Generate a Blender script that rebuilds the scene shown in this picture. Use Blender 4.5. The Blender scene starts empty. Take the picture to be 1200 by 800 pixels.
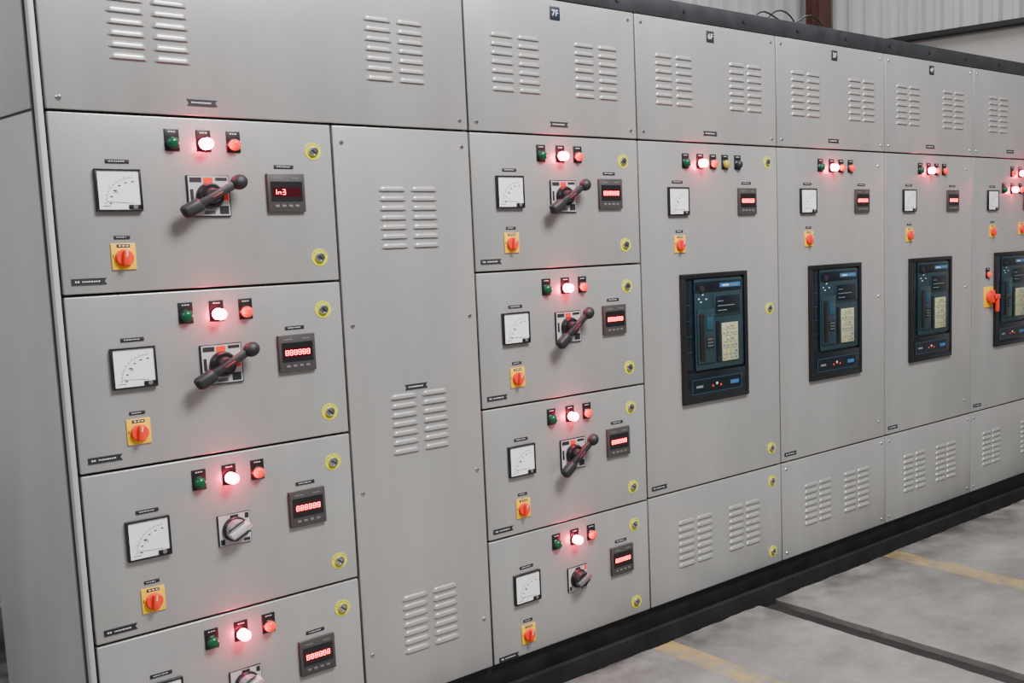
import bpy, bmesh, random
from math import *
from mathutils import Matrix, Vector
from mathutils.geometry import interpolate_bezier
random.seed(4)
COL=bpy.context.scene.collection

# ------------------------------------------------------------ materials
def mat(name,col,rough=.5,metal=0,emit=None,es=0,coat=0,noise=None,bump=0,bscale=200,stretch=(1,1,1)):
    m=bpy.data.materials.new(name);m.use_nodes=True;nt=m.node_tree;b=nt.nodes['Principled BSDF']
    b.inputs['Base Color'].default_value=(*col,1);b.inputs['Roughness'].default_value=rough;b.inputs['Metallic'].default_value=metal
    b.inputs['Coat Weight'].default_value=coat
    if emit: b.inputs['Emission Color'].default_value=(*emit,1);b.inputs['Emission Strength'].default_value=es
    if noise or bump:
        tc=nt.nodes.new('ShaderNodeTexCoord');mp=nt.nodes.new('ShaderNodeMapping');mp.inputs['Scale'].default_value=stretch
        nt.links.new(tc.outputs['Object'],mp.inputs['Vector'])
        if noise:
            n=nt.nodes.new('ShaderNodeTexNoise');n.inputs['Scale'].default_value=noise[0];n.inputs['Detail'].default_value=6
            r=nt.nodes.new('ShaderNodeValToRGB');r.color_ramp.elements[0].position=.3;r.color_ramp.elements[1].position=.7
            k=noise[1];r.color_ramp.elements[0].color=(*[c*(1-k) for c in col],1);r.color_ramp.elements[1].color=(*[min(1,c*(1+k)) for c in col],1)
            nt.links.new(mp.outputs[0],n.inputs['Vector']);nt.links.new(n.outputs['Fac'],r.inputs[0]);nt.links.new(r.outputs[0],b.inputs['Base Color'])
        if bump:
            n2=nt.nodes.new('ShaderNodeTexNoise');n2.inputs['Scale'].default_value=bscale;n2.inputs['Detail'].default_value=3
            bp=nt.nodes.new('ShaderNodeBump');bp.inputs['Strength'].default_value=bump;bp.inputs['Distance'].default_value=.001
            nt.links.new(tc.outputs['Object'],n2.inputs['Vector']);nt.links.new(n2.outputs['Fac'],bp.inputs['Height']);nt.links.new(bp.outputs[0],b.inputs['Normal'])
    return m
PAINT=mat('grey_paint',(.385,.378,.366),.30,metal=.42,noise=(5,.12),bump=.3,bscale=260,stretch=(1,1,.12))
PAINT.node_tree.nodes['Principled BSDF'].inputs['Coat Weight'].default_value=.45
PAINT.node_tree.nodes['Principled BSDF'].inputs['Coat Roughness'].default_value=.22
SIDE=mat('grey_side_paint',(.40,.396,.384),.42,noise=(5,.07),bump=.35,bscale=240,stretch=(1,1,.3))
FRAME=mat('frame_grey',(.06,.06,.058),.6)
SLOT=mat('slot_shade',(.27,.265,.258),.7)  # louvre undersides: shade below the hoods put into a darker grey
BLACK=mat('black_plastic',(.008,.008,.009),.35)
DGREY=mat('dark_grey_plastic',(.012,.012,.014),.55)
BEZEL=mat('meter_bezel',(.050,.045,.045),.4)
MGREY=mat('mid_grey_plastic',(.14,.13,.13),.4)
SILV=mat('silver_grey_plastic',(.20,.20,.21),.32)
LGREY=mat('light_grey_plastic',(.46,.46,.47),.35)
WHITE=mat('meter_white',(.84,.85,.84),.3,coat=.3)
INK=mat('ink',(.012,.012,.015),.6)
WINK=mat('white_ink',(.75,.75,.75),.6)
DIM=mat('dim_print',(.12,.17,.18),.6)
YEL=mat('yellow_plate',(.90,.50,.008),.4)
RED=mat('red_plastic',(.78,.035,.012),.35)
PINK=mat('handle_red',(.40,.02,.05),.35)
GREEN=mat('green_lens',(.004,.075,.03),.15,emit=(0,.3,.1),es=.03)
REDLENS=mat('red_lens',(.85,.03,.02),.2,emit=(1,.02,.012),es=.8)
REDLIT=mat('red_lens_lit',(1,.2,.25),.2,emit=(1,.012,.085),es=98)
AMBER=mat('amber_lens',(.35,.30,.04),.2,emit=(.6,.5,.05),es=.15)
STEEL=mat('steel',(.55,.55,.55),.25,metal=1)
LOCKY=mat('lock_ring_yellow',(.62,.62,.02),.35)
SEG=mat('digit_red',(1,.1,.1),.4,emit=(1,.018,.035),es=14)
WIN=mat('display_window',(.02,.003,.005),.15,emit=(.6,.0,.02),es=.07)
ACBD=mat('breaker_dark',(.006,.009,.013),.16)
ACBT=mat('breaker_teal',(.014,.032,.040),.22)
ACBB=mat('breaker_blue',(.014,.050,.080),.3)
BLUE=mat('blue_label',(.03,.12,.28),.4)
NAVY=mat('navy_label',(.012,.014,.035),.4)
BEIGE=mat('beige_panel',(.36,.36,.21),.45)
BASE=mat('base_black',(.009,.009,.009),.5,noise=(9,.6))
RAIL=mat('rail_dark',(.016,.017,.020),.5,noise=(14,.4))
RUST=mat('rust_primer',(.075,.028,.024),.6,noise=(6,.3))
PLASTER=mat('plaster',(.42,.385,.375),.8,noise=(2,.08))
CLAD=mat('cladding',(.47,.49,.475),.35,metal=.2,noise=(1.2,.1),stretch=(1,1,.3))
GALV=mat('galvanised',(.45,.47,.48),.35,metal=.6,noise=(20,.3))
CABLE=mat('cable_black',(.01,.01,.01),.5)
TRENCH=mat('trench_shade',(.007,.0065,.006),.85,noise=(7,.8))  # near-black concrete: shade of the gap under the cabinets put into the colour

def floor_mat():
    m=bpy.data.materials.new('concrete_floor');m.use_nodes=True;nt=m.node_tree;N=nt.nodes.new;L=nt.links.new;b=nt.nodes['Principled BSDF']
    tc=N('ShaderNodeTexCoord');sp=N('ShaderNodeSeparateXYZ');L(tc.outputs['Object'],sp.inputs[0])
    n=N('ShaderNodeTexNoise');n.inputs['Scale'].default_value=2.6;n.inputs['Detail'].default_value=9;n.inputs['Roughness'].default_value=.68;L(tc.outputs['Object'],n.inputs['Vector'])
    r=N('ShaderNodeValToRGB');r.color_ramp.elements[0].position=.32;r.color_ramp.elements[1].position=.68
    r.color_ramp.elements[0].color=(.115,.110,.102,1);r.color_ramp.elements[1].color=(.265,.257,.243,1);L(n.outputs['Fac'],r.inputs[0])
    n3=N('ShaderNodeTexNoise');n3.inputs['Scale'].default_value=60;n3.inputs['Detail'].default_value=4;L(tc.outputs['Object'],n3.inputs['Vector'])
    mx0=N('ShaderNodeMix');mx0.data_type='RGBA';mx0.blend_type='MULTIPLY';mx0.inputs[0].default_value=.25;L(r.outputs[0],mx0.inputs[6]);L(n3.outputs['Fac'],mx0.inputs[7])
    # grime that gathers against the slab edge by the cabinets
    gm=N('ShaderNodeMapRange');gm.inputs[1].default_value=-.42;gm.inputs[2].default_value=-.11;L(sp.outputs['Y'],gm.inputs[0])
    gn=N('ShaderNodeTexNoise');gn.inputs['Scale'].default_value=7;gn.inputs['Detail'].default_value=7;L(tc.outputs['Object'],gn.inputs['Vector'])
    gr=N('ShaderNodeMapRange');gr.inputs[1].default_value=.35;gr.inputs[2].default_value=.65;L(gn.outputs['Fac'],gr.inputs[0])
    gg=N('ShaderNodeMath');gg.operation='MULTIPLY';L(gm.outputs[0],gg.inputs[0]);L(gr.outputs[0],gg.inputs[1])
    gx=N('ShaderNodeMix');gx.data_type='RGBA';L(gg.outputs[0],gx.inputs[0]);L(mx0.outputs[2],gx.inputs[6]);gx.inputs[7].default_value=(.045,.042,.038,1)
    def band(c,w):
        a=N('ShaderNodeMath');a.operation='SUBTRACT';a.inputs[1].default_value=c;L(sp.outputs['X'],a.inputs[0])
        d=N('ShaderNodeMath');d.operation='ABSOLUTE';L(a.outputs[0],d.inputs[0])
        e=N('ShaderNodeMath');e.operation='LESS_THAN';e.inputs[1].default_value=w;L(d.outputs[0],e.inputs[0]);return e
    e1=band(1.66,.045);e2=band(2.98,.05);ad=N('ShaderNodeMath');ad.operation='ADD';L(e1.outputs[0],ad.inputs[0]);L(e2.outputs[0],ad.inputs[1])
    n2=N('ShaderNodeTexNoise');n2.inputs['Scale'].default_value=11;n2.inputs['Detail'].default_value=8;n2.inputs['Roughness'].default_value=.75;L(tc.outputs['Object'],n2.inputs['Vector'])
    rr=N('ShaderNodeMapRange');rr.inputs[1].default_value=.40;rr.inputs[2].default_value=.60;rr.inputs[3].default_value=.08;rr.inputs[4].default_value=.62;L(n2.outputs['Fac'],rr.inputs[0])
    mu=N('ShaderNodeMath');mu.operation='MULTIPLY';L(ad.outputs[0],mu.inputs[0]);L(rr.outputs[0],mu.inputs[1])
    mx=N('ShaderNodeMix');mx.data_type='RGBA';L(mu.outputs[0],mx.inputs[0]);L(gx.outputs[2],mx.inputs[6]);mx.inputs[7].default_value=(.40,.27,.07,1)
    L(mx.outputs[2],b.inputs['Base Color']);b.inputs['Roughness'].default_value=.5
    bp=N('ShaderNodeBump');bp.inputs['Strength'].default_value=.25;bp.inputs['Distance'].default_value=.002;L(n3.outputs['Fac'],bp.inputs['Height']);L(bp.outputs[0],b.inputs['Normal'])
    return m
FLOOR=floor_mat()

# ------------------------------------------------------------ mesh builder
class MB:
    def __init__(s): s.bm=bmesh.new();s.mats=[]
    def mi(s,m):
        if m not in s.mats:s.mats.append(m)
        return s.mats.index(m)
    def _merge(s,b2,m,M=None):
        i=s.mi(m)
        for f in b2.faces:f.material_index=i
        if M is not None: bmesh.ops.transform(b2,matrix=M,verts=b2.verts)
        me=bpy.data.meshes.new('tmp');b2.to_mesh(me);b2.free();s.bm.from_mesh(me);bpy.data.meshes.remove(me)
    def box(s,x0,x1,y0,y1,z0,z1,m,bev=0,M=None,seg=2):
        b=bmesh.new();bmesh.ops.create_cube(b,size=1)
        bmesh.ops.transform(b,matrix=Matrix.Translation(((x0+x1)/2,(y0+y1)/2,(z0+z1)/2))@Matrix.Diagonal((x1-x0,y1-y0,z1-z0,1)),verts=b.verts)
        if bev: bmesh.ops.bevel(b,geom=list(b.edges),offset=bev,segments=seg,affect='EDGES',profile=.5)
        s._merge(b,m,M)
    def lathe(s,prof,m,cx=0,cz=0,seg=24,M=None):
        b=bmesh.new();rings=[]
        for r,y in prof:
            if r<1e-6: rings.append([b.verts.new((cx,y,cz))])
            else: rings.append([b.verts.new((cx+r*cos(2*pi*k/seg),y,cz+r*sin(2*pi*k/seg))) for k in range(seg)])
        for a,c in zip(rings,rings[1:]):
            for k in range(seg):
                k2=(k+1)%seg
                if len(a)==1 and len(c)==1: continue
                if len(a)==1: b.faces.new((a[0],c[k],c[k2]))
                elif len(c)==1: b.faces.new((a[k],c[0],a[k2]))
                else: b.faces.new((a[k],c[k],c[k2],a[k2]))
        bmesh.ops.recalc_face_normals(b,faces=b.faces)
        s._merge(b,m,M)
    def poly(s,pts,y,m):
        b=bmesh.new();f=b.faces.new([b.verts.new((p[0],y,p[1])) for p in pts]);f.normal_update()
        if f.normal.y>0: f.normal_flip()
        s._merge(b,m)
    def rect(s,x0,x1,z0,z1,y,m): s.poly([(x0,z0),(x1,z0),(x1,z1),(x0,z1)],y,m)
    def line(s,a,c,w,y,m):
        d=Vector((c[0]-a[0],c[1]-a[1]));n=Vector((-d.y,d.x)).normalized()*w/2
        s.poly([(a[0]-n.x,a[1]-n.y),(c[0]-n.x,c[1]-n.y),(c[0]+n.x,c[1]+n.y),(a[0]+n.x,a[1]+n.y)],y,m)
    def text(s,t,size,cx,cz,y,m):
        cu=bpy.data.curves.new('t','FONT');cu.body=t;cu.size=size;cu.align_x='CENTER';cu.align_y='CENTER'
        ob=bpy.data.objects.new('t',cu);COL.objects.link(ob);bpy.context.view_layer.update()
        me=bpy.data.meshes.new_from_object(ob.evaluated_get(bpy.context.evaluated_depsgraph_get()))
        b=bmesh.new();b.from_mesh(me);bpy.data.meshes.remove(me);bpy.data.objects.remove(ob);bpy.data.curves.remove(cu)
        s._merge(b,m,Matrix.Translation((cx,y,cz))@Matrix.Rotation(pi/2,4,'X'))
    def tube(s,pts,r,m,seg=8,caps=True):
        b=bmesh.new();rings=[];P=[Vector(p) for p in pts]
        for i,p in enumerate(P):
            d=(P[min(i+1,len(P)-1)]-P[max(i-1,0)]).normalized();u=d.orthogonal().normalized() if i==0 else (u-d*u.dot(d)).normalized();v=d.cross(u)
            rr=r[i] if isinstance(r,(list,tuple)) else r
            rings.append([b.verts.new(p+u*rr*cos(2*pi*k/seg)+v*rr*sin(2*pi*k/seg)) for k in range(seg)])
        for a,c in zip(rings,rings[1:]):
            for k in range(seg): b.faces.new((a[k],a[(k+1)%seg],c[(k+1)%seg],c[k]))
        if caps: b.faces.new(rings[0][::-1]);b.faces.new(rings[-1])
        bmesh.ops.recalc_face_normals(b,faces=b.faces);s._merge(b,m)
    def slab(s,pts,z0,z1,m):
        b=bmesh.new();lo=[b.verts.new((x,y,z0)) for x,y in pts];hi=[b.verts.new((x,y,z1)) for x,y in pts]
        b.faces.new(hi);b.faces.new(lo[::-1]);n=len(pts)
        for k in range(n): b.faces.new((lo[k],lo[(k+1)%n],hi[(k+1)%n],hi[k]))
        bmesh.ops.recalc_face_normals(b,faces=b.faces);s._merge(b,m)
    def done(s,name,smooth=True):
        me=bpy.data.meshes.new(name);s.bm.to_mesh(me);s.bm.free()
        for m in s.mats: me.materials.append(m)
        if smooth: me.shade_smooth();me.set_sharp_from_angle(angle=radians(38))
        return me
WP={}
def put(me,name,loc,parent=None,label=None,**k):
    ob=bpy.data.objects.new(name,me);COL.objects.link(ob);loc=Vector(loc);WP[ob.name]=loc
    if parent is not None: ob.parent=parent;ob.location=loc-WP[parent.name]
    else: ob.location=loc
    if label: ob['label']=label
    for a,v in k.items(): ob[a]=v
    return ob

# ------------------------------------------------------------ component meshes (origin on door surface, -Y outward)
def m_louvres(n=7,w=.080,pitch=.0258):
    mb=MB();b=bmesh.new();b2=bmesh.new()
    prof=[(.0092,0),(.0084,-.0018),(.0055,-.0040),(.001,-.0052),(-.0038,-.0052)]
    for i in range(n):
        zc=((n-1)/2-i)*pitch;S=16;cols=[]
        for k in range(S+1):
            t=-1+2*k/S;x=t*w/2
            e=sqrt(max(0,1-max(0,(abs(x)-(w/2-.012))/.012)**2))
            cols.append([b.verts.new((x,y*max(e,.02),zc-.0038+(z+.0038)*max(e,.15))) for z,y in prof]+[b.verts.new((x,-.001,zc-.0062))])
        for a,c in zip(cols,cols[1:]):
            for j in range(len(prof)-1): b.faces.new((a[j],a[j+1],c[j+1],c[j]))
            b2.faces.new([b2.verts.new(v.co) for v in (a[-2],a[-1],c[-1],c[-2])])
    bmesh.ops.recalc_face_normals(b,faces=b.faces)
    mb._merge(b,PAINT);mb._merge(b2,SLOT);return mb.done('vent_louvres')
LOUV=m_louvres()
def m_ammeter():
    mb=MB();h=.048;t=.0045
    for a in ((-h,h,h-t,h),(-h,h,-h,-h+t),(-h,-h+t,-h+t,h-t),(h-t,h,-h+t,h-t)): mb.box(a[0],a[1],-.012,0,a[2],a[3],BLACK,.0008)
    mb.box(-h+t,h-t,-.009,0,-h+t,h-t,WHITE)
    px,pz=.030,-.030;y=-.0094
    R=.058
    for k in range(18):
        a0=pi/2+k/18*pi/2;a1=pi/2+(k+1)/18*pi/2
        mb.line((px+R*cos(a0),pz+R*sin(a0)),(px+R*cos(a1),pz+R*sin(a1)),.0007,y,INK)
    for k in range(11):
        a=pi/2+k/10*pi/2;r2=R+(.005 if k%2==0 else .003)
        mb.line((px+R*cos(a),pz+R*sin(a)),(px+r2*cos(a),pz+r2*sin(a)),.0008,y-.0001,INK)
        if k%2==0: mb.rect(px+(R-.009)*cos(a)-.0028,px+(R-.009)*cos(a)+.0028,pz+(R-.009)*sin(a)-.0014,pz+(R-.009)*sin(a)+.0014,y,INK)
    mb.text('A',.013,-.006,-.004,y,INK)
    mb.rect(-.036,-.020,-.037,-.0355,y,INK)
    mb.line((px,pz),(px-.056,pz+.004),.0009,y-.0004,INK)
    mb.box(.018,.043,-.0115,-.009,-.043,-.033,BLACK,.0005);mb.lathe([(.005,-.0115),(.005,-.0135),(0,-.0135)],MGREY,.031,-.038,16)
    return mb.done('ammeter')
AMM=m_ammeter()
SEGS={'8':'abcdefg','1':'bc','3':'abcdg','n':'ceg','0':'abcdef','5':'acdfg'}
def m_digital(txt='888888'):
    mb=MB();h=.048
    mb.box(-h,h,-.010,0,-h,h,BEZEL,.0015)
    mb.rect(-.041,.041,-.022,.028,-.0103,BLACK);mb.rect(-.037,.037,-.010,.014,-.0105,WIN)
    n=len(txt);dw=.0066;p=.0112;x0=-.030 if n<6 else -(n-1)/2*p
    hh=.0060;w=.0017;zc=.002;y=-.0108
    for i,c in enumerate(txt):
        cx=x0+i*p;a=dw/2
        s=SEGS[c]
        L={'a':((cx-a,zc+hh),(cx+a,zc+hh)),'b':((cx+a,zc+hh),(cx+a,zc)),'c':((cx+a,zc),(cx+a,zc-hh)),'d':((cx-a,zc-hh),(cx+a,zc-hh)),'e':((cx-a,zc),(cx-a,zc-hh)),'f':((cx-a,zc+hh),(cx-a,zc)),'g':((cx-a,zc),(cx+a,zc))}
        for q in s: mb.line(L[q][0],L[q][1],w,y,SEG)
    for k in range(4): mb.box(-.031+k*.017,-.021+k*.017,-.0112,-.010,-.036,-.030,MGREY,.0004)
    mb.rect(-.034,-.012,.035,.038,-.0104,MGREY);mb.rect(.014,.034,.035,.038,-.0104,MGREY)
    return mb.done('digital_meter')
DIG=m_digital();DIGA=m_digital('1n3')
def m_lamp(lens,lit=False):
    mb=MB()
    mb.box(-.0165,.0165,-.003,0,-.021,.030,BLACK,.0008)
    for k in range(3): mb.rect(-.008+k*.006,-.004+k*.006,.0225,.0245,-.0032,WINK)
    mb.lathe([(.0165,-.003),(.0165,-.006),(.0145,-.008),(.0135,-.008)],BLACK,0,-.003,28)
    r=.0138;e=.014 if lit else 0
    mb.lathe([(r,-.007),(r,-.013-e),(r*.93,-.0165-e),(r*.75,-.0195-e),(r*.45,-.0215-e),(0,-.0222-e)],lens,0,-.003,28)
    return mb.done('indicator_lamp')
L_G=m_lamp(GREEN);L_R=m_lamp(REDLENS);L_L=m_lamp(REDLIT,True);L_A=m_lamp(AMBER);L_K=m_lamp(DGREY)
def m_lock():
    mb=MB()
    mb.lathe([(.0220,0),(.0220,-.0012),(.012,-.0015)],LOCKY,0,0,28)
    mb.lathe([(.0130,-.001),(.0130,-.005),(.0115,-.0075),(.009,-.0080),(.008,-.0055),(.0,-.0055)],STEEL,0,0,28)
    mb.box(-.0065,.0065,-.0072,-.005,-.0016,.0016,BLACK,M=Matrix.Rotation(.7,4,'Y'))
    for k in range(8):
        a=.5+k*.32;mb.rect(.0178*cos(a)-.0011,.0178*cos(a)+.0011,.0178*sin(a)-.0011,.0178*sin(a)+.0011,-.0017,INK)
    return mb.done('door_lock')
LOCK=m_lock()
def m_screw():
    mb=MB();mb.lathe([(.0062,0),(.0062,-.0012),(.0045,-.0032),(0,-.0038)],STEEL,0,0,14);mb.box(-.004,.004,-.0040,-.003,-.0006,.0006,BLACK,M=Matrix.Rotation(.5,4,'Y'));return mb.done('screw')
SCREW=m_screw()
def m_plate(w,h,kind=0):
    mb=MB();random.seed(int(w*1e4)+kind);y=-.0022
    if kind:
        P=[(-w/2,-h/2),(w/2,-h/2),(w/2-h*.35,0),(w/2,h/2),(-w/2,h/2)]
        if kind==2: P.append((-w/2+h*.35,0))
        b=bmesh.new();f=b.faces.new([b.verts.new((x,-.002,z)) for x,z in P])
        r=bmesh.ops.extrude_face_region(b,geom=[f]);bmesh.ops.translate(b,vec=(0,.002,0),verts=[v for v in r['geom'] if isinstance(v,bmesh.types.BMVert)]);bmesh.ops.recalc_face_normals(b,faces=b.faces)
        mb._merge(b,INK)
    else: mb.box(-w/2,w/2,-.002,0,-h/2,h/2,INK,.0004)
    x=-w*.36
    if kind==1: a=h*.13;mb.rect(-w*.40,-w*.36,-a,a,y,WINK);mb.rect(-w*.33,-w*.29,-a,a,y,WINK);x=-w*.20
    e=w*.30
    while x<e-.002:
        l=random.uniform(.0015,.004);mb.rect(x,min(x+l,e),-h*.09,h*.09,y,WINK);x+=l+.0018
    return mb.done('nameplate')
NPS=m_plate(.050,.009);NPT=m_plate(.070,.015,2);NPF=m_plate(.072,.0145,1);NPX=m_plate(.034,.008)
def m_logo(t,s=.021,m=NAVY):
    mb=MB();mb.box(-s,s,-.002,0,-s*1.05,s*1.05,m,.0005);mb.text(t,s*1.4,0,0,-.0024,WINK);return mb.done('name_label')
def m_selector():
    mb=MB();mb.box(-.026,.026,-.004,0,-.031,.029,YEL,.0012)
    mb.box(-.014,.014,-.0048,-.0035,.020,.027,INK)
    for k in range(3): mb.rect(-.010+k*.008,-.005+k*.008,.0222,.0248,-.0050,WINK)
    mb.box(-.0235,-.0215,-.0046,-.004,-.004,.004,INK)
    mb.lathe([(.0195,-.004),(.0195,-.010),(.0175,-.013),(0,-.013)],RED,0,-.004,28)
    M=Matrix.Translation((0,0,-.004))@Matrix.Rotation(.12,4,'Y')
    mb.box(-.0060,.0060,-.024,-.010,-.017,.018,RED,.003,M=M)
    mb.box(-.001,.001,-.0245,-.0235,.004,.016,WINK,M=M)
    return mb.done('selector_switch')
SEL=m_selector()
def merge_rot(mb,b,M):
    me=b.done('t')
    off={i:mb.mi(m) for i,m in enumerate(me.materials)}
    bb=bmesh.new();bb.from_mesh(me);bmesh.ops.transform(bb,matrix=M,verts=bb.verts)
    for f in bb.faces:f.material_index=off[f.material_index]
    bb.to_mesh(me);bb.free();mb.bm.from_mesh(me);bpy.data.meshes.remove(me)
def m_lever(ang):
    mb=MB();h=.050
    mb.box(-h,h,-.006,0,-h,h,BLACK,.002)
    mb.rect(-.047,.047,-.047,.047,-.0063,LGREY);mb.rect(-.012,.010,.026,.044,-.0066,RED);mb.rect(-.044,-.016,.032,.044,-.0066,INK);mb.rect(.016,.044,.036,.044,-.0066,INK)
    mb.rect(.022,.044,-.044,-.024,-.0066,INK);mb.rect(-.014,.012,-.044,-.036,-.0066,MGREY);mb.rect(.034,.044,-.010,.020,-.0066,RED)
    mb.rect(-.044,-.036,-.014,.016,-.0066,INK)
    mb.lathe([(.031,-.006),(.031,-.018),(.027,-.025),(0,-.025)],BLACK,0,0,32)
    mb.lathe([(.019,-.024),(.018,-.036),(.015,-.042),(0,-.042)],DGREY,0,0,24)
    b=MB()
    b.box(-.062,.060,-.049,-.032,-.0095,.0095,DGREY,.0045)
    b.box(-.010,.018,-.0500,-.0485,-.0014,.0014,PINK,.0005)
    b.box(-.088,-.036,-.057,-.027,-.0160,.0160,DGREY,.0110,seg=4)
    def grip(c,rx,ry,rz):
        q=bmesh.new();bmesh.ops.create_uvsphere(q,u_segments=20,v_segments=12,radius=1)
        b._merge(q,DGREY,Matrix.Translation(c)@Matrix.Diagonal((rx,ry,rz,1)))
    grip((.067,-.042,0),.0205,.0175,.0185)
    merge_rot(mb,b,Matrix.Rotation(-ang,4,'Y'))
    return mb.done('rotary_handle')
LEV1=m_lever(radians(29));LEV2=m_lever(radians(31));LEV3=m_lever(radians(38))
def m_knob(dark=False):
    mb=MB();h=.040;body=DGREY if dark else SILV;bar=MGREY if dark else LGREY
    mb.box(-h,h,-.006,0,-h,h,BLACK,.002);mb.rect(-.038,.038,-.038,.038,-.0063,LGREY)
    mb.rect(-.010,.010,.029,.036,-.0066,INK);mb.rect(-.036,-.026,-.036,-.022,-.0066,INK);mb.rect(.026,.036,.022,.036,-.0066,RED if dark else INK);mb.rect(.020,.036,-.036,-.028,-.0066,INK)
    mb.lathe([(.031,-.006),(.031,-.013),(.028,-.018),(0,-.018)],BLACK,0,0,32)
    mb.lathe([(.0265,-.016),(.0255,-.032),(.022,-.037),(0,-.038)],body,0,0,32)
    b=MB()
    b.box(-.026,.030,-.047,-.020,-.0085,.0085,bar,.0045);b.box(.012,.028,-.0476,-.0465,-.0008,.0008,RED)
    for s_ in (-.016,.016): b.box(-.021,.021,-.0386,-.036,s_-.0012,s_+.0012,BLACK)
    merge_rot(mb,b,Matrix.Rotation(-radians(28),4,'Y'))
    return mb.done('rotary_knob')
KNOB=m_knob();KNOBD=m_knob(True)
def m_breaker():
    W,H=.336,.461;mb=MB()
    X=lambda f:-W/2+f*W
    Z=lambda f:-H/2+f*H
    fr=.055
    for a in ((0,1,1-.035,1),(0,1,0,.035),(0,fr,.035,.965),(1-fr,1,.035,.965)): mb.box(X(a[0]),X(a[1]),-.014,0,Z(a[2]),Z(a[3]),BLACK,.002)
    mb.box(X(fr),X(1-fr),-.003,0,Z(.035),Z(.965),ACBD)
    mb.box(X(fr),X(1-fr),-.013,-.002,Z(.035),Z(.235),ACBD,.0015)
    mb.rect(X(.12),X(.88),Z(.07),Z(.185),-.0135,ACBB);mb.rect(X(.13),X(.87),Z(.076),Z(.179),-.0137,ACBD)
    mb.rect(X(.18),X(.28),Z(.118),Z(.136),-.0139,DIM);mb.rect(X(.70),X(.83),Z(.112),Z(.142),-.0139,BLUE)
    for k,mm in enumerate((RED,WINK,RED)): mb.lathe([(.0045,-.0137),(.0045,-.0145),(0,-.0145)],mm,X(.43+k*.06),Z(.12+(.015 if k==1 else 0)),12)
    mb.box(X(.19),X(.92),-.011,-.002,Z(.25),Z(.955),ACBT,.004)
    for xx in (.188,.915): mb.rect(X(xx),X(xx+.006),Z(.26),Z(.945),-.0112,ACBB)
    mb.box(X(.07),X(.165),-.006,-.002,Z(.26),Z(.95),ACBD,.001)
    for k in range(4): mb.rect(X(.085),X(.15),Z(.40+k*.12),Z(.404+k*.12),-.0062,ACBB)
    mb.box(X(.20),X(.90),-.0140,-.010,Z(.855),Z(.935),ACBD,.0015)
    mb.rect(X(.56),X(.88),Z(.882),Z(.915),-.0143,BLUE)
    mb.rect(X(.60),X(.70),Z(.893),Z(.902),-.0145,WINK);mb.rect(X(.73),X(.84),Z(.893),Z(.902),-.0145,DIM)
    mb.lathe([(.012,-.010),(.012,-.017),(0,-.018)],DGREY,X(.29),Z(.88),20)
    for (a,c) in ((.24,.80),(.30,.83),(.35,.795),(.27,.775)): mb.rect(X(a),X(a+.022),Z(c),Z(c+.008),-.0113,WINK)
    mb.box(X(.46),X(.90),-.0145,-.010,Z(.66),Z(.83),ACBT,.002)
    mb.box(X(.49),X(.87),-.0155,-.014,Z(.675),Z(.815),ACBD,.0005)
    for k,l in enumerate((.14,.26,.09)): mb.rect(X(.52),X(.52+l),Z(.70+k*.036),Z(.706+k*.036),-.0157,DIM)
    mb.box(X(.21),X(.47),-.016,-.010,Z(.30),Z(.73),ACBT,.004)
    mb.box(X(.235),X(.305),-.022,-.015,Z(.33),Z(.69),BLACK,.003)
    mb.box(X(.34),X(.44),-.019,-.015,Z(.56),Z(.66),ACBB,.001);mb.box(X(.34),X(.44),-.019,-.015,Z(.42),Z(.52),DGREY,.001)
    for k in range(3): mb.rect(X(.35),X(.43),Z(.435+k*.025),Z(.440+k*.025),-.0193,DIM)
    mb.box(X(.50),X(.56),-.0145,-.010,Z(.30),Z(.62),ACBD,.001)
    mb.box(X(.58),X(.83),-.016,-.010,Z(.30),Z(.60),BEIGE,.002)
    for k in range(1,4): mb.rect(X(.58+k*.0625)-.0006,X(.58+k*.0625)+.0006,Z(.31),Z(.59),-.0164,INK)
    for k in range(1,6): mb.rect(X(.588),X(.822),Z(.30+k*.05)-.0006,Z(.30+k*.05)+.0006,-.0164,INK)
    random.seed(9)
    for r in range(6):
        for c in range(4):
            if random.random()<.35: continue
            x0=.592+c*.0625;z0=.312+r*.05
            mb.rect(X(x0),X(x0+random.uniform(.022,.036)),Z(z0),Z(z0+random.uniform(.010,.022)),-.0163,random.choice([MGREY,DIM,MGREY,BLUE]))
    return mb.done('circuit_breaker')
ACB=m_breaker()
def m_pull():
    mb=MB();mb.box(-.038,.045,-.005,0,-.050,.048,YEL,.001);mb.lathe([(.026,-.005),(.026,-.018),(.018,-.024),(0,-.024)],RED,0,0,28)
    mb.box(-.008,.060,-.038,-.016,-.012,.012,RED,.005);mb.box(-.010,.010,-.038,-.014,-.028,.034,RED,.005);mb.box(.034,.056,-.036,-.020,-.075,.010,RED,.006);return mb.done('emergency_handle')
PULL=m_pull()

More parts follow.
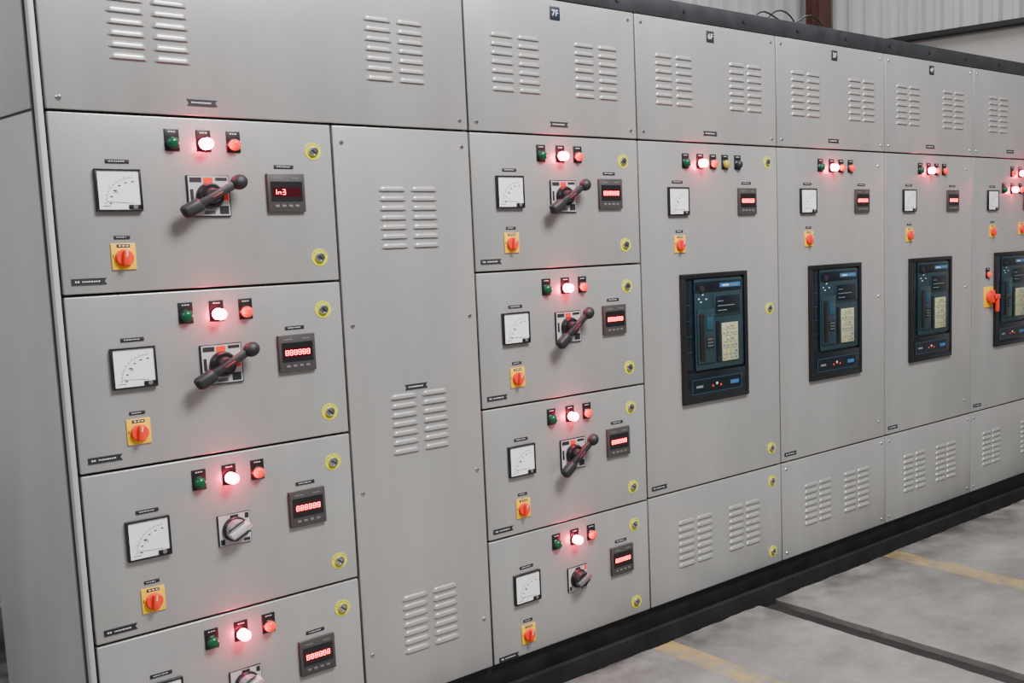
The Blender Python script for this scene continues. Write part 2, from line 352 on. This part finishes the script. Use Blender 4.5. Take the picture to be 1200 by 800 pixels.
# ------------------------------------------------------------ cabinets
G=.003;TH=.022
XS=[0,1.068,1.715,2.414,3.104,3.806,4.508]
ZT,ZS=2.020,1.611;D1,D2,D3=1.203,.795,.391;DEP=.77
def panel(name,parent,x0,x1,z0,z1,label=None,screws=True):
    cx,cz=(x0+x1)/2,(z0+z1)/2;w,h=x1-x0-2*G,z1-z0-2*G
    mb=MB();mb.box(-w/2,w/2,0,TH,-h/2,h/2,PAINT,.0028,seg=3)
    ob=put(mb.done(name),name,(cx,0,cz),parent,label)
    if screws:
        for sx in (x0+.028,x1-.028):
            for sz in (z0+.028,z1-.028): put(SCREW,'screw',(sx,0,sz),ob)
    return ob
def make_cab(i,label):
    x0,x1=XS[i],XS[i+1]
    e=put(None,'switchgear_cabinet',(x0,0,0),None,label,category='electrical cabinet',group='row of switchgear cabinets')
    mb=MB();w=x1-x0
    mb.box((-.018 if i==0 else .0005),w-.0005,TH+.0005,DEP,0,ZT,FRAME)
    if i==0: mb.box(-.0145,-.002,.002,TH+.02,0,ZT,SIDE,.003)
    put(mb.done('body'),'body',(x0,0,0),e)
    return e
def cover(e,x0,x1,lou,npx,logo=None):
    p=panel('top_cover',e,x0,x1,ZS,ZT)
    for lx in lou: put(LOUV,'vent_louvres',(lx,0,1.815),p)
    put(NPT,'nameplate',(npx,0,1.645),p)
    if logo: put(m_logo(logo[0],*logo[2:]),'name_label',(logo[1],0,1.978),p)
    return p
def feeder(e,xd,xr,zt,zb,dev,dig,lamps=(.256,.328,.398)):
    d=panel('door',e,xd,xr,zb,zt,screws=False)
    for lx,me in zip(lamps,(L_G,L_L,L_R)): put(me,'indicator_lamp',(xd+lx,0,zt-.060),d)
    put(AMM,'ammeter',(xd+.131,0,zt-.173),d);put(NPS,'nameplate',(xd+.134,0,zt-.108),d)
    kn=dev in (KNOB,KNOBD)
    put(dev,'rotary_knob' if kn else 'rotary_handle',(xd+.330,0,zt-(.194 if kn else .186)),d)
    put(dig,'digital_meter',(xd+.519,0,zt-.178),d);put(NPS,'nameplate',(xd+.519,0,zt-.113),d)
    put(SEL,'selector_switch',(xd+.131,0,zt-.323),d);put(NPX,'nameplate',(xd+.131,0,zt-.280),d)
    lx=xr-.053 if xd==0 else xr-.066
    put(LOCK,'door_lock',(lx,0,zt-.072),d);put(LOCK,'door_lock',(lx,0,max(zt-.344,zb+.045)),d)
    put(NPF,'nameplate',(xd+.056,0,zt-.3775),d)
    return d
rows=[(ZS,D1),(D1,D2),(D2,D3),(D3,0)]
c=make_cab(0,'wide light grey switchgear cabinet, four feeder doors beside cable door')
cover(c,0,1.068,(.177,.272,.800,.895),.332)
for (a,b),dv,dg in zip(rows,(LEV1,LEV1,KNOB,KNOB),(DIGA,DIG,DIG,DIG)): feeder(c,0,.6515,a,b,dv,dg)
d=panel('door',c,.6515,1.068,0,ZS,label='tall plain cable-chamber door with three banks of louvres',screws=False)
for z in (1.366,.793,.214):
    for x in (.816,.913): put(LOUV,'vent_louvres',(x,0,z),d)
put(NPT,'nameplate',(.857,0,.895),d)
for z in (1.565,1.08,.62,.16):
    for x in (.678,1.042): put(SCREW,'screw',(x,0,z),d)
for z0,z1 in ((0,ZS),(ZS,ZT)):
    mb=MB();mb.box(-.006,0,-(DEP-.030)/2,(DEP-.030)/2,-(z1-z0)/2+.003,(z1-z0)/2-.003,SIDE,.002)
    put(mb.done('side_panel'),'side_panel',(-.0165,.026+(DEP-.030)/2,(z0+z1)/2),c)
c=make_cab(1,'narrow light grey switchgear cabinet with four stacked feeder doors')
cover(c,XS[1],XS[2],(1.194,1.290,1.501,1.597),1.394,('7F',1.393,.019,NAVY))
for (a,b),dv in zip(rows,(LEV2,LEV3,LEV3,KNOBD)): feeder(c,XS[1],XS[2],a,b,dv,DIG,lamps=(.252,.325,.393))
labs=['light grey cabinet with circuit breaker door, tag reads 6F','light grey cabinet with circuit breaker door, tag reads 5F','light grey cabinet with circuit breaker door, tag reads 4F','light grey cabinet with circuit breaker and red emergency handle']
ZL=.394
for i in range(2,6):
    x0,x1=XS[i],XS[i+1]
    c=make_cab(i,labs[i-2])
    cover(c,x0,x1,[x0+v for v in ((.126,.220,.484,.578) if i<5 else (.180,.275,.540,.633))],x0+.343,(('6F','5F','4F')[i-2],x0+.352,.0185,INK) if i<5 else None)
    d=panel('door',c,x0,x1,ZL,ZS,screws=False)
    lam={2:((.217,L_G),(.288,L_L),(.352,L_R),(.413,L_A),(.479,L_K)),3:((.257,L_G),(.327,L_L),(.388,L_R),(.450,L_R)),4:((.263,L_G),(.330,L_L),(.392,L_R),(.455,L_R)),5:((.365,L_R),(.441,L_L),(.52,L_R))}[i]
    for lx,me in lam: put(me,'indicator_lamp',(x0+lx,0,1.543),d)
    if i==5:
        for lx,me in ((.285,L_G),(.367,L_L),(.445,L_R)): put(me,'indicator_lamp',(x0+lx,0,1.463),d)
        put(L_R,'indicator_lamp',(x0+.140,0,1.056),d);put(PULL,'emergency_handle',(x0+.145,0,.945),d,'red rotary handle on a yellow plate')
        put(SEL,'selector_switch',(x0+.46,0,1.27),d)
    put(AMM,'ammeter',(x0+.176,0,1.409),d);put(NPS,'nameplate',(x0+.176,0,1.475),d)
    put(DIG,'digital_meter',(x0+.524,0,1.408),d);put(NPS,'nameplate',(x0+.524,0,1.474),d)
    put(SEL,'selector_switch',(x0+.180,0,1.263),d);put(NPX,'nameplate',(x0+.180,0,1.306),d)
    put(ACB,'circuit_breaker',(x0+.341+(.025 if i==5 else 0),0,.926),d)
    for z in (1.552,1.006,.465): put(LOCK if i==2 else SCREW,'door_lock' if i==2 else 'screw',(x0+.643,0,z),d)
    put(NPF,'nameplate',(x0+.056,0,.424),d)
    p=panel('lower_panel',c,x0,x1,0,ZL,screws=(i!=2))
    for lx in ((.180,.272,.439,.531) if i<5 else (.150,.242,.530,.622)): put(LOUV,'vent_louvres',(x0+lx,0,.197),p)
    if i==2:
        for z in (.055,.335): put(LOCK,'door_lock',(x0+.643,0,z),p)

# ------------------------------------------------------------ base frame and top rail
mb=MB()
mb.box(-.02,4.508,.022,.085,-.08,-.001,BASE,.003);mb.box(-.02,4.508,.70,.76,-.08,-.001,BASE,.003)
for k in range(10): x=-.02+k*.497; mb.box(x,x+.05,.085,.70,-.08,-.001,BASE)
put(mb.done('base_frame'),'base_frame',(0,0,0),None,'black steel channel base frame under the cabinet row',category='base frame')
mb=MB();mb.box(-.02,4.508,.006,.07,ZT+.001,ZT+.062,RAIL,.002);mb.box(-.02,4.508,.68,.74,ZT+.001,ZT+.062,RAIL,.002)
for k in range(7): mb.box(-.02+k*.74,.03+k*.74,.07,.68,ZT+.001,ZT+.05,RAIL)
for k in range(15): mb.lathe([(.007,.006),(.007,.002),(0,.002)],DGREY,.15+k*.30,ZT+.032,10)
put(mb.done('top_frame'),'top_frame',(0,0,0),None,'dark steel lifting frame along the cabinet tops',category='metal frame')

# ------------------------------------------------------------ setting
FZ=-.08
mb=MB()
J0,J1=2.150,2.238
random.seed(21)
def jag(x0,y0,x1,y1,n,amp):
    out=[];j=0
    for k in range(n+1):
        t=k/n;j=.75*j+random.uniform(-amp,amp)
        if k in (0,n): j=0
        dx,dy=(0,j) if abs(x1-x0)>abs(y1-y0) else (j,0)
        out.append((x0+(x1-x0)*t+dx,y0+(y1-y0)*t+dy))
    return out
YE=-.112
A=[(-8,-9),(J0,-9)]+jag(J0,-6,J0,YE-.005,190,.0026)+jag(J0-.01,YE,-.06,YE,100,.0035)+[(-8,YE)]
mb.slab(A,FZ-.4,FZ,FLOOR)
B=[(12,-9),(12,YE)]+jag(5.5,YE,J1+.01,YE,130,.0035)+jag(J1,YE-.005,J1,-6,190,.0026)+[(J1,-9)]
mb.slab(B,FZ-.4,FZ,FLOOR)
for a in ((-8,12,.85,9),(-8,-.06,YE+.002,.85)):
    mb.box(a[0],a[1],a[2],a[3],FZ-.4,FZ,FLOOR)
mb.box(-.06,12,.0,.85,FZ-.4,FZ,TRENCH)
mb.box(J0+.004,J1-.004,-6,YE,FZ-.4,FZ-.018,TRENCH)
mb.box(-8,12,-9,9,FZ-.5,FZ-.30,TRENCH)
put(mb.done('floor',False),'floor',(0,0,0),None,kind='structure')
def clad(u0,u1,z0,z1,axis,pos,sgn):
    b=bmesh.new();pitch=.19;pr=[(0,0),(.062,0),(.068,.06),(.118,.06),(.124,0)];pts=[];u=u0
    while u<u1:
        for du,dd in pr: pts.append((u+du,dd))
        u+=pitch
    va=[]
    for u,dd in pts:
        for z in (z0,z1):
            va.append(b.verts.new((pos+sgn*dd,u,z) if axis=='x' else (u,pos+sgn*dd,z)))
    for k in range(len(pts)-1): b.faces.new((va[2*k],va[2*k+2],va[2*k+3],va[2*k+1]))
    return b
mb=MB();mb._merge(clad(-9,4.2,2.93,6.4,'x',7.7,-1),CLAD);mb.box(7.72,7.9,-9,4.2,FZ-.4,2.92,PLASTER);mb.box(7.62,7.92,-9,4.2,2.90,2.94,DGREY)
put(mb.done('wall_right',False),'wall_right',(0,0,0),None,kind='structure')
mb=MB();mb._merge(clad(-8,7.7,1.6,6.4,'y',4.2,-1),CLAD);mb.box(-8,7.9,4.22,4.4,FZ-.4,1.6,PLASTER)
put(mb.done('wall_back',False),'wall_back',(0,0,0),None,kind='structure')
mb=MB();H=6.4
mb.box(-.085,.085,-.085,-.073,0,H,RUST);mb.box(-.085,.085,.073,.085,0,H,RUST);mb.box(-.006,.006,-.073,.073,0,H,RUST);mb.box(-.13,.13,-.13,.13,-.0,.02,RUST)
put(mb.done('steel_column'),'steel_column',(7.43,3.85,FZ),None,'reddish brown primed steel I-section column by the cladding',category='column')
mb=MB()
def arc(x,y,r,n=24,a0=0,a1=2*pi,tz=0): return [(x+r*cos(a0+(a1-a0)*k/n),y+.05*k/n,tz+r+r*sin(a0+(a1-a0)*k/n)) for k in range(n+1)]
mb.tube(arc(3.20,.62,.10,28,-pi/2,1.2*pi,2.094),.004,CABLE)
mb.tube(interpolate_bezier(Vector((2.9,.60,2.098)),Vector((3.0,.60,2.42)),Vector((3.1,.6,2.15)),Vector((3.3,.62,2.26)),20)+interpolate_bezier(Vector((3.3,.62,2.26)),Vector((3.45,.63,2.35)),Vector((3.5,.6,2.2)),Vector((3.55,.64,2.098)),16)[1:],.004,CABLE)
put(mb.done('cable'),'cable',(0,0,0),None,'loose black cable looped on the cabinet tops',category='cable')
mb=MB()
for x in (0,1.1):
    for y in (0,.5): mb.box(x,x+.04,y,y+.04,0,1.5,GALV,.002)
for z in (.15,.55,.95,1.4): mb.box(0,1.14,0,.54,z,z+.025,GALV,.002)
put(mb.done('storage_rack'),'storage_rack',(-.72,1.5,FZ),None,'galvanised steel storage rack behind the end cabinet',category='rack')
for k in range(5):
    mb=MB();mb.box(0,.94,0,.4,0,.018,GALV,.001);mb.box(0,.94,0,.01,.018,.045,GALV)
    put(mb.done('metal_tray'),'metal_tray',(-.62,1.56,FZ+.176+k*.047),None,'grey folded sheet metal tray stacked on the rack',category='metal tray',group='stacked metal trays')
def area(n,loc,sx,sy,e,col=(1,1,1),rot=(0,0,0)):
    l=bpy.data.lights.new(n,'AREA');l.shape='RECTANGLE';l.size=sx;l.size_y=sy;l.energy=e;l.color=col
    o=bpy.data.objects.new(n,l);COL.objects.link(o);o.location=loc;o.rotation_euler=rot;return o
area('ceiling_and_fill_light',(1.4,-2.8,4.3),1.6,1.2,400,(1,.99,.985),(radians(30),0,0))
area('ceiling_and_fill_light',(5.5,-3.6,4.8),2.0,1.2,45,(.98,.99,1),(radians(25),0,0))
area('ceiling_and_fill_light',(5.0,2.2,5.6),3,1.2,150,(.97,1,1))  # unseen fill added to brighten the wall cladding
area('ceiling_and_fill_light',(-3.2,.2,4.0),1.5,1.5,90,(1,1,1),(0,radians(-40),0))  # unseen fill added at the left to lighten the cabinet side
w=bpy.data.worlds.new('w');bpy.context.scene.world=w;w.use_nodes=True;nt=w.node_tree;bg=nt.nodes['Background']
tc=nt.nodes.new('ShaderNodeTexCoord');sp=nt.nodes.new('ShaderNodeSeparateXYZ');rp=nt.nodes.new('ShaderNodeValToRGB')
mr=nt.nodes.new('ShaderNodeMapRange');mr.inputs[1].default_value=-1;mr.inputs[2].default_value=1
nt.links.new(tc.outputs['Generated'],sp.inputs[0]);nt.links.new(sp.outputs['Z'],mr.inputs[0]);nt.links.new(mr.outputs[0],rp.inputs[0]);nt.links.new(rp.outputs[0],bg.inputs[0])
e=rp.color_ramp.elements;e[0].position=.45;e[0].color=(.06,.06,.065,1);e[1].position=.80;e[1].color=(.96,.97,1,1)
m_=rp.color_ramp.elements.new(.53);m_.color=(.42,.425,.44,1)
bg.inputs[1].default_value=.62

# ------------------------------------------------------------ camera
cam=bpy.data.cameras.new('camera');co=bpy.data.objects.new('camera',cam);COL.objects.link(co)
cam.sensor_width=36;cam.lens=1272.93*36/1200;cam.shift_x=(600-854.82)/1200;cam.shift_y=11.4/1200;cam.clip_end=60
R=Matrix(((.69088,-.72271,-.01933),(.10103,.07003,.99242),(-.71587,-.68760,.12140)))
co.matrix_world=Matrix.Translation((-.71599,-2.73813,1.34727))@R.transposed().to_4x4()
bpy.context.scene.camera=co
